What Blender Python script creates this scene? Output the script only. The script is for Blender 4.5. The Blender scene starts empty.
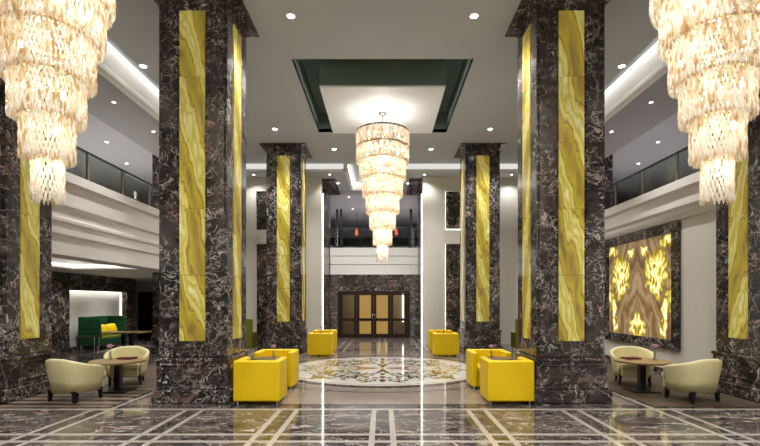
import bpy, bmesh, math, random
from mathutils import Vector, Matrix
random.seed(7)
PI = math.pi
scene = bpy.context.scene
COL = scene.collection

# ------------------------------------------------------------------ materials
class NT:
    """small helper round a node tree"""
    def __init__(s, name):
        s.m = bpy.data.materials.new(name); s.m.use_nodes = True
        s.t = s.m.node_tree; s.t.nodes.clear()
        s.out = s.t.nodes.new('ShaderNodeOutputMaterial')
    def n(s, typ, ins=None, **kw):
        nd = s.t.nodes.new(typ)
        for k, v in kw.items(): setattr(nd, k, v)
        for k, v in (ins or {}).items():
            if hasattr(v, 'bl_idname') and not isinstance(v, bpy.types.NodeSocket): v = v.outputs[0]
            if isinstance(v, bpy.types.NodeSocket): s.t.links.new(v, nd.inputs[k])
            else: nd.inputs[k].default_value = v
        return nd
    def math(s, op, a, b=0.0, c=0.0, clamp=False):
        return s.n('ShaderNodeMath', {0: a, 1: b, 2: c}, operation=op, use_clamp=clamp).outputs[0]
    def vmath(s, op, a, b=(0, 0, 0)):
        return s.n('ShaderNodeVectorMath', {0: a, 1: b}, operation=op).outputs[0]
    def scale(s, a, f):
        nd = s.n('ShaderNodeVectorMath', {0: a}, operation='SCALE'); 
        if isinstance(f, bpy.types.NodeSocket): s.t.links.new(f, nd.inputs['Scale'])
        else: nd.inputs['Scale'].default_value = f
        return nd.outputs[0]
    def ramp(s, fac, stops, interp='LINEAR'):
        nd = s.n('ShaderNodeValToRGB', {0: fac}); cr = nd.color_ramp; cr.interpolation = interp
        while len(cr.elements) < len(stops): cr.elements.new(0.5)
        for e, (p, c) in zip(cr.elements, stops):
            e.position = p; e.color = (*c, 1) if len(c) == 3 else c
        return nd.outputs[0]
    def mix(s, fac, a, b, blend='MIX'):
        nd = s.n('ShaderNodeMix', data_type='RGBA', blend_type=blend)
        for k, v in ((0, fac), (6, a), (7, b)):
            if isinstance(v, bpy.types.NodeSocket): s.t.links.new(v, nd.inputs[k])
            else: nd.inputs[k].default_value = v if k == 0 else ((*v, 1) if len(v) == 3 else v)
        return nd.outputs[2]
    def noise(s, vec, scale, detail=4, rough=.55, dist=0.0):
        return s.n('ShaderNodeTexNoise', {'Vector': vec, 'Scale': scale, 'Detail': detail, 'Roughness': rough, 'Distortion': dist})
    def vor(s, vec, scale):
        return s.n('ShaderNodeTexVoronoi', {'Vector': vec, 'Scale': scale}, feature='DISTANCE_TO_EDGE').outputs['Distance']
    def pos(s):
        tc = s.n('ShaderNodeTexCoord'); oi = s.n('ShaderNodeObjectInfo')
        return s.vmath('ADD', tc.outputs['Object'], s.scale(oi.outputs['Location'], 1.0))
    def finish(s, shader):
        s.t.links.new(shader.outputs[0] if not isinstance(shader, bpy.types.NodeSocket) else shader, s.out.inputs[0])
        return s.m
    def principled(s, col, rough=.5, metal=0, spec=.5, coat=0, **kw):
        b = s.n('ShaderNodeBsdfPrincipled')
        def st(k, v):
            if isinstance(v, bpy.types.NodeSocket): s.t.links.new(v, b.inputs[k])
            else: b.inputs[k].default_value = v
        st('Base Color', col if isinstance(col, bpy.types.NodeSocket) else (*col, 1))
        st('Roughness', rough); st('Metallic', metal); st('Specular IOR Level', spec); st('Coat Weight', coat)
        for k, v in kw.items(): st(k.replace('_', ' '), v)
        return b

def srgb(r, g, b):
    f = lambda c: (c/255/12.92) if c/255 <= .04045 else ((c/255+.055)/1.055)**2.4
    return (f(r), f(g), f(b))

def plain(name, col, rough=.6, metal=0, spec=.4, coat=0, var=.06, vscale=6, bump=0.0, bscale=60):
    t = NT(name); p = t.pos()
    nz = t.noise(p, vscale, 3).outputs[0]
    c = t.mix(nz, tuple(x*(1-var) for x in col), tuple(min(1, x*(1+var)) for x in col))
    b = t.principled(c, rough, metal, spec, coat)
    if bump:
        bn = t.n('ShaderNodeBump', {'Strength': bump, 'Distance': .01, 'Height': t.noise(p, bscale, 3).outputs[0]})
        t.t.links.new(bn.outputs[0], b.inputs['Normal'])
    return t.finish(b)

def marble(name, rough=.16, k=1.0, dark=(.008, .0075, .0075), mid=(.024, .019, .017), green=(.017, .020, .018),
           vein=(.52, .47, .43), pink=(.42, .24, .19), amount=1.0, scale=1.0, stretch=(1, 1, 1)):
    t = NT(name); p = t.vmath('MULTIPLY', t.pos(), stretch)
    w1 = t.noise(p, 1.5*scale, 3).outputs['Color']; w2 = t.noise(p, 5.5*scale, 4).outputs['Color']
    q = t.vmath('ADD', p, t.scale(t.vmath('SUBTRACT', w1, (.5, .5, .5)), .70/scale))
    q = t.vmath('ADD', q, t.scale(t.vmath('SUBTRACT', w2, (.5, .5, .5)), .10/scale))
    base = t.ramp(t.noise(q, 2.2*scale, 5).outputs[0], [(.32, dark), (.48, mid), (.58, dark), (.70, green), (.8, mid)])
    def veins(sc, width, lo, hi, msc, dist=1.5):
        # thin curling lines: zero-crossings of a noise field, thinned out by a second one
        d = t.math('ABSOLUTE', t.math('SUBTRACT', t.noise(q, sc*scale, 3, .55, dist).outputs[0], .5))
        v = t.n('ShaderNodeMapRange', {0: d, 1: 0.0, 2: width, 3: 1.0, 4: 0.0}, interpolation_type='SMOOTHSTEP').outputs[0]
        m = t.n('ShaderNodeMapRange', {0: t.noise(p, msc*scale, 3).outputs[0], 1: lo, 2: hi}, interpolation_type='SMOOTHSTEP').outputs[0]
        return t.math('MULTIPLY', v, m)
    v1 = veins(1.0, .010, .44, .56, 1.6, 1.0)
    v2 = veins(3.0, .020, .46, .58, 2.2, .8)
    v3 = veins(6.5, .028, .50, .60, 2.7, .6)
    d = t.vor(q, 5.0*scale)
    v4 = t.math('MULTIPLY', t.n('ShaderNodeMapRange', {0: d, 1: 0.0, 2: .04, 3: 1.0, 4: 0.0}).outputs[0],
                t.n('ShaderNodeMapRange', {0: t.noise(p, 2.9*scale, 2).outputs[0], 1: .5, 2: .62}).outputs[0])
    c = t.mix(t.math('MULTIPLY', v3, .65*amount), base, vein)
    c = t.mix(t.math('MULTIPLY', v2, .85*amount), c, vein)
    c = t.mix(t.math('MULTIPLY', v4, .70*amount), c, vein)
    tint = t.mix(t.n('ShaderNodeMapRange', {0: t.noise(p, .9*scale, 2).outputs[0], 1: .45, 2: .62}).outputs[0], vein, pink)
    c = t.mix(t.math('MULTIPLY', v1, 1.0*amount), c, tint)
    # now and then a broad rusty streak
    st = t.n('ShaderNodeTexWave', {'Vector': q, 'Scale': .22*scale, 'Distortion': 8.0, 'Detail': 4, 'Detail Scale': 1.6}, bands_direction='Z')
    sm = t.n('ShaderNodeMapRange', {0: st.outputs[1], 1: .975, 2: 1.0}).outputs[0]
    sk = t.n('ShaderNodeMapRange', {0: t.noise(p, 1.3*scale, 2).outputs[0], 1: .5, 2: .6}).outputs[0]
    c = t.mix(t.math('MULTIPLY', t.math('MULTIPLY', sm, sk), .30*amount), c, pink)
    if k != 1.0: c = t.mix(1.0, c, (k, k, k), 'MULTIPLY')
    return t.finish(t.principled(c, rough, 0, .5))

def emitter(name, col, strength):
    t = NT(name)
    return t.finish(t.n('ShaderNodeEmission', {'Color': (*col, 1), 'Strength': strength}))

def onyx(name, strength):
    t = NT(name); p = t.pos(); g = t.n('ShaderNodeNewGeometry')
    ri = t.math('MULTIPLY', g.outputs['Random Per Island'], 7.0)
    off = t.n('ShaderNodeCombineXYZ', {0: ri, 1: t.math('MULTIPLY', ri, .2), 2: 0.0}).outputs[0]
    q = t.vmath('ADD', p, t.scale(off, .015))
    sx = t.n('ShaderNodeSeparateXYZ', {0: q})
    lat = t.math('ADD', sx.outputs[0], sx.outputs[1])
    qq = t.n('ShaderNodeCombineXYZ', {0: t.math('MULTIPLY', lat, 2.2), 1: 0.0, 2: t.math('MULTIPLY', sx.outputs[2], .62)}).outputs[0]
    wq = t.vmath('ADD', qq, t.scale(t.vmath('SUBTRACT', t.noise(qq, 1.1, 3).outputs['Color'], (.5, .5, .5)), .75))
    w = t.n('ShaderNodeTexWave', {'Vector': wq, 'Scale': .55, 'Distortion': 1.2, 'Detail': 4, 'Detail Scale': 1.6, 'Detail Roughness': .6}, bands_direction='DIAGONAL')
    nz = t.noise(wq, 3.2, 5, .6, .5).outputs[0]
    f = t.math('ADD', t.math('MULTIPLY', w.outputs[1], .62), t.math('MULTIPLY', nz, .42))
    c = t.ramp(f, [(.14, srgb(112, 88, 46)), (.26, srgb(150, 132, 48)), (.40, srgb(164, 150, 46)), (.49, srgb(128, 96, 50)), (.55, srgb(172, 158, 72)), (.68, srgb(196, 184, 104)), (.78, srgb(164, 150, 54)), (.90, srgb(208, 202, 146))])
    b = t.principled(c, .18, 0, .5, Emission_Color=c, Emission_Strength=strength)
    return t.finish(b)

def bookmatch(name, yc, half, z0, z1, strength):
    """backlit book-matched onyx: mirrored about the panel's own middle"""
    t = NT(name); tc = t.n('ShaderNodeTexCoord'); s = t.n('ShaderNodeSeparateXYZ', {0: tc.outputs['Object']})
    u = t.math('DIVIDE', t.math('ABSOLUTE', t.math('SUBTRACT', s.outputs[1], yc)), half)
    v = t.math('DIVIDE', t.math('SUBTRACT', s.outputs[2], z0), z1-z0)
    uv = t.n('ShaderNodeCombineXYZ', {0: u, 1: v, 2: 0.0}).outputs[0]
    wz = t.scale(t.vmath('SUBTRACT', t.noise(uv, 3.0, 4).outputs['Color'], (.5, .5, .5)), .32)
    q = t.vmath('ADD', uv, wz); sq = t.n('ShaderNodeSeparateXYZ', {0: q})
    def blob(cx, cy, rx, ry):
        a = t.math('DIVIDE', t.math('SUBTRACT', sq.outputs[0], cx), rx); b = t.math('DIVIDE', t.math('SUBTRACT', sq.outputs[1], cy), ry)
        d = t.math('ADD', t.math('MULTIPLY', a, a), t.math('MULTIPLY', b, b))
        return t.math('SUBTRACT', 1.0, d, clamp=True)
    m = blob(.54, .63, .36, .29)
    for a in ((.88, .93, .22, .09), (.93, .42, .10, .16), (.80, .26, .10, .15), (.74, .08, .10, .16), (0, .10, .30, .17), (.22, .90, .12, .07)):
        m = t.math('MAXIMUM', m, blob(*a))
    cell = t.n('ShaderNodeTexVoronoi', {'Vector': q, 'Scale': 15.0}, feature='SMOOTH_F1')
    spots = t.math('SUBTRACT', 1.0, t.math('MULTIPLY', cell.outputs['Distance'], 1.25), clamp=True)
    lum = t.math('MULTIPLY', t.math('POWER', m, .6), t.math('ADD', t.math('MULTIPLY', spots, 1.15), .10))
    lum = t.math('MULTIPLY', lum, t.math('ADD', t.noise(uv, 14, 4).outputs[0], .55))
    rid = t.n('ShaderNodeTexWave', {'Vector': q, 'Scale': .7, 'Distortion': 6.0, 'Detail': 5, 'Detail Scale': 1.2}, bands_direction='DIAGONAL').outputs[1]
    brown = t.ramp(rid, [(0, srgb(96, 76, 52)), (.35, srgb(134, 112, 84)), (.6, srgb(116, 92, 62)), (.85, srgb(156, 134, 104)), (1, srgb(108, 84, 52))])
    yel = t.ramp(lum, [(.16, srgb(104, 78, 30)), (.30, srgb(140, 116, 30)), (.46, srgb(196, 178, 74)), (.62, srgb(232, 220, 140)), (.8, srgb(252, 246, 200))])
    f = t.n('ShaderNodeMapRange', {0: lum, 1: .16, 2: .32}, interpolation_type='SMOOTHSTEP').outputs[0]
    c = t.mix(f, brown, yel)
    b = t.principled(c, .15, 0, .4, Emission_Color=c, Emission_Strength=strength)
    return t.finish(b)

def crystal_mat():
    t = NT('crystal_glass'); g = t.n('ShaderNodeNewGeometry')
    c = t.ramp(g.outputs['Random Per Island'], [(0, (.72, .55, .34)), (.22, (.90, .80, .62)), (.5, (.97, .93, .85)), (1, (.99, .98, .96))])
    tr = t.n('ShaderNodeBsdfTranslucent', {'Color': c})
    gl = t.n('ShaderNodeBsdfGlossy', {'Color': (1, .97, .9, 1), 'Roughness': .12})
    tp = t.n('ShaderNodeBsdfTransparent', {'Color': c})
    df = t.n('ShaderNodeBsdfDiffuse', {'Color': c})
    a = t.n('ShaderNodeMixShader', {0: .32, 1: tr, 2: tp})
    a = t.n('ShaderNodeMixShader', {0: .22, 1: a, 2: df})
    lw = t.n('ShaderNodeLayerWeight', {'Blend': .35})
    f = t.math('ADD', t.math('MULTIPLY', lw.outputs[0], .5), .06)
    a2 = t.n('ShaderNodeMixShader', {0: f, 1: a.outputs[0], 2: gl.outputs[0]})
    return t.finish(a2)

def glass_mat(name, tint=(.93, .96, .95), refl=.012):
    t = NT(name)
    tp = t.n('ShaderNodeBsdfTransparent', {'Color': (*tint, 1)})
    gl = t.n('ShaderNodeBsdfGlossy', {'Color': (1, 1, 1, 1), 'Roughness': .03})
    lw = t.n('ShaderNodeLayerWeight', {'Blend': .25})
    f = t.math('ADD', t.math('MULTIPLY', lw.outputs[0], .12), refl)
    return t.finish(t.n('ShaderNodeMixShader', {0: f, 1: tp.outputs[0], 2: gl.outputs[0]}))

def striped(name, cols, sc, rough=.35):
    t = NT(name); p = t.pos()
    q = t.vmath('MULTIPLY', p, (.5, 3.0, 1))
    nz = t.noise(q, sc, 5, .65, .4).outputs[0]
    wv = t.n('ShaderNodeTexWave', {'Vector': p, 'Scale': 1.1, 'Distortion': 1.6, 'Detail': 3, 'Detail Scale': 1.2}, bands_direction='Y').outputs[1]
    nz = t.math('ADD', t.math('MULTIPLY', nz, .55), t.math('MULTIPLY', wv, .42))
    c = t.ramp(nz, cols)
    return t.finish(t.principled(c, rough, 0, .4))

M = {}
M['marble'] = marble('dark_marble', scale=1.4, dark=(.012, .011, .0105), mid=(.045, .031, .027), green=(.024, .027, .024))
M['marble_wall'] = marble('dark_marble_wall', mid=(.04, .030, .024), vein=(.42, .36, .31), amount=1.0, rough=.2, scale=1.1)
M['floor_dark'] = marble('floor_marble_dark', rough=.07, dark=(.026, .022, .020), mid=(.095, .072, .062), green=(.045, .055, .048), vein=(.44, .38, .34), pink=(.50, .33, .28), amount=1.15, scale=1.1, stretch=(.6, 1.3, 1))
M['floor_band'] = marble('floor_marble_band', rough=.07, dark=(.02, .016, .014), mid=(.06, .045, .038), amount=.7, scale=1.6)
M['floor_beige'] = plain('floor_marble_beige', (.23, .185, .15), .07, 0, .5, var=.16, vscale=3)
M['floor_line'] = plain('floor_marble_pale', (.33, .295, .255), .08, 0, .5, var=.10, vscale=5)
M['floor_white'] = plain('floor_marble_white', (.56, .53, .48), .07, 0, .5, var=.12, vscale=2.5)
M['inlay_dark'] = plain('inlay_charcoal', (.045, .042, .038), .08, 0, .5)
M['inlay_gold'] = plain('inlay_gold_brown', (.23, .17, .06), .08, 0, .5, var=.3)
M['inlay_rust'] = plain('inlay_rust', (.33, .15, .07), .08, 0, .5, var=.2)
M['ceiling'] = plain('ceiling_paint', (.47, .487, .505), .8, 0, .2, var=.03, vscale=1.5)
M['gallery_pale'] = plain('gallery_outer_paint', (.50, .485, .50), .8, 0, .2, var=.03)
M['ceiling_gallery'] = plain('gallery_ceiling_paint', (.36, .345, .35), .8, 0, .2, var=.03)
M['white'] = plain('white_paint', (.80, .79, .76), .6, 0, .3, var=.02)
M['cream'] = plain('cream_wall_paint', (.66, .63, .56), .65, 0, .3, var=.03)
M['fascia'] = plain('fascia_paint', (.70, .66, .63), .6, 0, .3, var=.03)
M['green_paint'] = plain('recess_green', (.14, .19, .165), .8, 0, .2, var=.10, vscale=2)
M['panel'] = plain('ceiling_panel_leaf', (.82, .83, .84), .5, 0, .3, var=.05, vscale=1.5)
M['wood_dark'] = plain('dark_wood', (.022, .010, .008), .45, 0, .25, var=.35, vscale=9)
M['black'] = plain('black_metal', (.012, .012, .012), .35, .3, .5)
M['steel'] = plain('brushed_steel', (.55, .54, .52), .28, 1, .5)
M['chrome'] = plain('chrome', (.75, .75, .76), .12, 1, .5)
M['brass'] = plain('brass', (.55, .40, .20), .3, 1, .5)
M['yellow'] = plain('yellow_leather', srgb(220, 184, 5), .45, 0, .35, var=.05, vscale=9, bump=.08, bscale=120)
M['cream_leather'] = plain('cream_leather', srgb(212, 202, 152), .45, 0, .35, var=.04, vscale=7, bump=.08, bscale=110)
M['green_fabric'] = plain('green_fabric', srgb(18, 66, 34), .8, 0, .2, var=.12, bump=.2, bscale=200)
M['olive'] = plain('olive_fabric', srgb(112, 112, 34), .8, 0, .2, var=.10, bump=.2, bscale=200)
M['burgundy'] = plain('burgundy_cover', srgb(96, 22, 30), .5, 0, .3, var=.1)
M['table_wood'] = plain('table_wood', srgb(150, 122, 84), .35, 0, .4, var=.18, vscale=5)
M['table_brown'] = plain('table_brown', srgb(112, 92, 60), .3, 0, .4, var=.18, vscale=5)
M['pink'] = plain('flower_petals', srgb(205, 165, 185), .7, 0, .2, var=.25, vscale=60)
M['leaf'] = plain('flower_stem', srgb(60, 90, 45), .6)
M['onyx'] = onyx('yellow_onyx', .34)
M['led'] = emitter('led_strip', (1, .97, .92), 8)
M['cove_glow'] = emitter('cove_glow', (1, .98, .94), .62)
M['cove_glow2'] = emitter('led_lounge', (1, .98, .94), 3.5)
M['led_niche'] = emitter('led_niche', (1, .97, .80), 2.0)
M['lens'] = emitter('downlight_lens', (1, .96, .9), 22)
M['bulb'] = emitter('warm_bulb', (1, .90, .72), 12)
M['red_lamp'] = emitter('red_lamp', (.9, .12, .06), 1.5)
M['crystal'] = crystal_mat()
M['glass'] = glass_mat('clear_glass', (.80, .83, .83))
M['vase_glass'] = glass_mat('vase_glass', (.85, .88, .88), .15)
M['rug_left'] = striped('rug_striped', [(.32, srgb(36, 28, 24)), (.44, srgb(70, 56, 46)), (.50, srgb(168, 150, 132)), (.56, srgb(60, 46, 38)), (.66, srgb(132, 112, 96))], 1.15)
M['rug_right'] = striped('rug_brown', [(.3, srgb(58, 46, 34)), (.55, srgb(84, 66, 46)), (.7, srgb(66, 52, 38))], 2.0, .5)
M['frosted'] = None
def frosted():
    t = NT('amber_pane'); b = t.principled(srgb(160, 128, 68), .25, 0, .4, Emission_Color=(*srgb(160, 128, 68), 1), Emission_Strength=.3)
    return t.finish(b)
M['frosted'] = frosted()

# ------------------------------------------------------------------ mesh helpers
class MB:
    def __init__(s): s.v = []; s.f = []; s.mi = []; s.mats = []; s.smooth = []
    def mat(s, m):
        if m not in s.mats: s.mats.append(m)
        return s.mats.index(m)
    def add(s, vs, fs, m, smooth=False):
        o = len(s.v); s.v += [tuple(v) for v in vs]; k = s.mat(m)
        for f in fs: s.f.append([i+o for i in f]); s.mi.append(k); s.smooth.append(smooth)
        return s
    def box(s, x0, x1, y0, y1, z0, z1, m):
        vs = [(x, y, z) for z in (z0, z1) for y in (y0, y1) for x in (x0, x1)]
        return s.add(vs, [(0, 2, 3, 1), (4, 5, 7, 6), (0, 1, 5, 4), (2, 6, 7, 3), (0, 4, 6, 2), (1, 3, 7, 5)], m)
    def quad(s, pts, m): return s.add(pts, [tuple(range(len(pts)))], m)
    def lathe(s, prof, m, seg=24, c=(0, 0), smooth=True, cap=True):
        vs = []; n = len(prof)
        for i in range(seg):
            a = 2*PI*i/seg
            for r, z in prof: vs.append((c[0]+r*math.cos(a), c[1]+r*math.sin(a), z))
        fs = []
        for i in range(seg):
            j = (i+1) % seg
            for k in range(n-1): fs.append((i*n+k, j*n+k, j*n+k+1, i*n+k+1))
        s.add(vs, fs, m, smooth)
        if cap:
            for k, rev in ((0, True), (n-1, False)):
                if prof[k][0] > 1e-5:
                    cv = [vs[i*n+k] for i in range(seg)]
                    s.add(cv[::-1] if rev else cv, [tuple(range(seg))], m)
        return s
    def tube(s, pts, r, m, seg=8):
        pts = [Vector(p) for p in pts]; rings = []
        for i, p in enumerate(pts):
            d = (pts[min(i+1, len(pts)-1)]-pts[max(i-1, 0)]).normalized()
            u = d.cross(Vector((0, 0, 1)))
            if u.length < 1e-3: u = d.cross(Vector((1, 0, 0)))
            u.normalize(); w = d.cross(u)
            rings.append([p+u*r*math.cos(2*PI*k/seg)+w*r*math.sin(2*PI*k/seg) for k in range(seg)])
        vs = [v for rg in rings for v in rg]
        fs = [(i*seg+k, i*seg+(k+1) % seg, (i+1)*seg+(k+1) % seg, (i+1)*seg+k) for i in range(len(pts)-1) for k in range(seg)]
        fs += [tuple(range(seg))[::-1], tuple((len(pts)-1)*seg+k for k in range(seg))]
        return s.add(vs, fs, m, True)
    def sweep_y(s, prof, y0, y1, m):
        """closed (x,z) profile pushed along Y"""
        n = len(prof); vs = [(x, y0, z) for x, z in prof]+[(x, y1, z) for x, z in prof]
        fs = [(i, (i+1) % n, (i+1) % n+n, i+n) for i in range(n)]+[tuple(range(n))[::-1], tuple(range(n, 2*n))]
        return s.add(vs, fs, m)
    def obj(s, name, parent=None, bevel=0, bseg=2, subsurf=0, loc=None, fix=True):
        me = bpy.data.meshes.new(name); me.from_pydata(s.v, [], s.f)
        for m in s.mats: me.materials.append(m)
        me.polygons.foreach_set('material_index', s.mi); me.polygons.foreach_set('use_smooth', s.smooth)
        if fix:
            b = bmesh.new(); b.from_mesh(me); bmesh.ops.recalc_face_normals(b, faces=b.faces); b.to_mesh(me); b.free()
        me.update()
        o = bpy.data.objects.new(name, me); COL.objects.link(o)
        if parent: o.parent = parent
        if loc: o.location = loc
        if bevel:
            md = o.modifiers.new('bevel', 'BEVEL'); md.width = bevel; md.segments = bseg; md.limit_method = 'ANGLE'
            me.polygons.foreach_set('use_smooth', [True]*len(me.polygons)); md.harden_normals = True
        if subsurf:
            md = o.modifiers.new('sub', 'SUBSURF'); md.levels = subsurf; md.render_levels = subsurf
        return o

def tag(o, label, cat, group=None, kind=None):
    o['label'] = label; o['category'] = cat
    if group: o['group'] = group
    if kind: o['kind'] = kind
    return o
def thing(name, label, cat, loc=(0, 0, 0), rz=0, group=None, kind=None):
    o = bpy.data.objects.new(name, None); COL.objects.link(o); o.empty_display_size = .2
    o.location = loc; o.rotation_euler = (0, 0, rz)
    return tag(o, label, cat, group, kind)
def copy_tree(o, parent=None):
    c = o.copy(); COL.objects.link(c)
    if parent: c.parent = parent
    for ch in list(o.children): copy_tree(ch, c)
    return c
def dup(o, loc, rz, label):
    c = copy_tree(o); c.location = loc; c.rotation_euler = (0, 0, rz); c['label'] = label
    return c
def struct(mb, name, **kw):
    o = mb.obj(name, **kw); o['kind'] = 'structure'; return o

# ------------------------------------------------------------------ constants
ZC = 6.55            # nave ceiling
R1, R2 = 7.82, 15.02  # column rows
WB = 17.4            # back wall plane
REC0, REC1, DOORY = -2.30, 1.52, 20.4

# ------------------------------------------------------------------ floor
fl = MB()
fl.box(-14, 14, -4, 30, -.2, 0, M['floor_dark'])
struct(fl, 'floor')
L = MB()   # pale strips let into the floor
def strip(x0, x1, y0, y1, m=None, z=.0012): L.quad([(x0, y0, z), (x1, y0, z), (x1, y1, z), (x0, y1, z)], m or M['floor_line'])
P = 1.39
yl = 6.80
for k in range(-4, 5):
    if abs(k) == 4: continue
    for s in (-.125, .125):
        strip(k*P+s-.035, k*P+s+.035, -3.9, yl)
    strip(k*P-.09, k*P+.09, -3.9, yl, M['floor_band'], .0006)
for k in range(-6, 1):
    yc = 5.41+k*P
    for s in (-.14, .14): strip(-6.4, 6.4, yc+s-.04, yc+s+.04, z=.0016)
    strip(-6.4, 6.4, yc-.10, yc+.10, M['floor_band'], .0009)
strip(-6.4, 6.4, 6.80, 6.90, z=.0016)
strip(-6.4, 6.4, 6.90, 7.12, M['floor_band'], .0009)
for s in (-1, 1):
    strip(s*4.05-.035, s*4.05+.035, 6.9, 17.0)
    strip(s*3.8-.15, s*3.8+.15, 7.15, 14.2, M['floor_beige'], .0009)
# beige square of the medallion and its borders
strip(-2.5, 2.5, 7.12, 14.5, M['floor_beige'], .0006)
for y in (7.16, 14.42): strip(-2.5, 2.5, y-.05, y+.05, M['inlay_dark'], .0009)
# floor beyond the medallion
for k in range(-2, 3):
    for s in (-.125, .125): strip(k*P+s-.035, k*P+s+.035, 14.62, DOORY)
for yc in (14.70, 16.0, 17.4, 18.8, 20.1):
    for s in (-.12, .12): strip(-3.4, 3.4, yc+s-.035, yc+s+.035, z=.0016)
for y in (15.3, 16.7, 18.1, 19.5):
    strip(-11, -6, y-.04, y+.04); strip(-11, -6, y+.22, y+.30)
struct(L, 'trim_1', fix=False)
L.__init__()
CY = 11.1
def ring(r0, r1, z, m, seg=96):
    vs = []; fs = []
    for i in range(seg):
        a = 2*PI*i/seg
        vs += [(r0*math.cos(a), CY+r0*math.sin(a), z), (r1*math.cos(a), CY+r1*math.sin(a), z)]
    for i in range(seg):
        j = (i+1) % seg; fs.append((2*i, 2*i+1, 2*j+1, 2*j))
    L.add(vs, fs, m)
def disc(r, z, m, seg=96): L.add([(r*math.cos(2*PI*i/seg), CY+r*math.sin(2*PI*i/seg), z) for i in range(seg)], [tuple(range(seg))], m)
ring(2.93, 2.99, .0011, M['inlay_dark'])
ring(2.33, 2.58, .0013, M['floor_band']); ring(2.58, 2.62, .0014, M['floor_line'])
disc(2.33, .0016, M['floor_white']); ring(2.20, 2.23, .0019, M['inlay_gold'])
ZI = .0024; zi = [ZI]
def ribbon(pts, w0, w1, m):
    zi[0] += .00001
    vs = []; n = len(pts)
    for i, (x, y) in enumerate(pts):
        a, b = pts[max(i-1, 0)], pts[min(i+1, n-1)]
        dx, dy = b[0]-a[0], b[1]-a[1]; l = math.hypot(dx, dy) or 1
        t = i/(n-1); w = (w0+(w1-w0)*t)/2
        vs += [(x-dy/l*w, CY+y+dx/l*w, zi[0]), (x+dy/l*w, CY+y-dx/l*w, zi[0])]
    L.add(vs, [(2*i, 2*i+1, 2*i+3, 2*i+2) for i in range(n-1)], m)
def leafpoly(x, y, a, l, w, m):
    zi[0] += .00001
    pts = []
    for t, s in ((0, 0), (.25, .8), (.5, 1), (.75, .6), (1, 0), (.75, -.6), (.5, -1), (.25, -.8)):
        u, v = t*l, s*w/2
        pts.append((x+u*math.cos(a)-v*math.sin(a), CY+y+u*math.sin(a)+v*math.cos(a), zi[0]))
    L.add(pts, [tuple(range(8))], m)
def spiral(x, y, r, a0, turns, w, m, hand=1):
    pts = []
    for i in range(26):
        t = i/25; rr = r*(1-.85*t); a = a0+hand*2*PI*turns*t
        pts.append((x+rr*math.cos(a), y+rr*math.sin(a)))
    ribbon(pts, w, w*.5, m)
def rot(x, y, a): return (x*math.cos(a)-y*math.sin(a), x*math.sin(a)+y*math.cos(a))
for k in range(4):              # four big palmettes on the axes
    A = k*PI/2
    m1 = M['inlay_dark'] if k % 2 else M['inlay_gold']
    for h in (-1, 1):
        for (d, e, r, st) in ((1.05, .30, .22, 0), (1.45, .42, .20, 1.5), (1.78, .22, .15, .5), (.85, .62, .16, 2.4), (1.3, .85, .17, 2.0)):
            c = rot(d, h*e, A); spiral(c[0], c[1], r, A+h*st, 1.15, .05, m1, h)
            for j in range(4):
                aa = A+h*(st+.9*j)
                leafpoly(c[0]+r*math.cos(aa), c[1]+r*math.sin(aa), aa+h*.7, .2, .07, m1 if j % 2 else M['inlay_gold'])
        pts = [rot(.7+1.2*t, h*(.05+.55*math.sin(PI*t*.9)), A) for t in [i/14 for i in range(15)]]
        ribbon(pts, .05, .03, m1)
    for d, l, w in ((.75, .35, .13), (1.15, .34, .14), (1.55, .4, .15)):
        c = rot(d, 0, A); leafpoly(c[0], c[1], A, l, w, m1)
for k in range(4):              # gold sprays on the diagonals
    A = PI/4+k*PI/2
    for h in (-1, 1):
        for (d, e, r, st) in ((1.2, .2, .2, 0), (1.65, .3, .2, 1.2), (1.95, .12, .1, 2)):
            c = rot(d, h*e, A); spiral(c[0], c[1], r, A+h*st, 1.1, .045, M['inlay_gold'], h)
            for j in range(5):
                aa = A+h*(st+.8*j); leafpoly(c[0]+r*math.cos(aa), c[1]+r*math.sin(aa), aa+h*.5, .19, .07, M['inlay_gold'] if j % 2 else M['inlay_dark'])
    for d in (.95, 1.35, 1.75):
        c = rot(d, 0, A); leafpoly(c[0], c[1], A, .3, .11, M['inlay_gold'])
for k in range(4):              # bow-tie star at the centre
    A = k*PI/2
    m = M['inlay_rust'] if k % 2 == 0 else M['inlay_dark']
    zi[0] += .00001
    w = .36 if k % 2 == 0 else .16
    pts = [rot(.04, 0, A), rot(.78, w, A), rot(.56, 0, A), rot(.78, -w, A)]
    L.add([(x, CY+y, zi[0]) for x, y in pts], [(0, 3, 2, 1)], m)
struct(L, 'trim_2', fix=False)

# rugs / inlaid floor fields under the tub chairs
for s, key, lab in ((-1, 'rug_left', 'brown and grey striped carpet under the cream tub chairs beside the green sofa lounge'),
                    (1, 'rug_right', 'dark brown carpet under the cream tub chairs below the backlit stone picture')):
    b = MB(); x0, x1 = sorted((s*4.15, s*5.89))
    xs = [x0+(x1-x0)*i/10 for i in range(11)]
    b.box(x0, x1, 7.0, 13.6, .0005, .010, M[key]); o = b.obj('carpet'); tag(o, lab, 'carpet')

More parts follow.
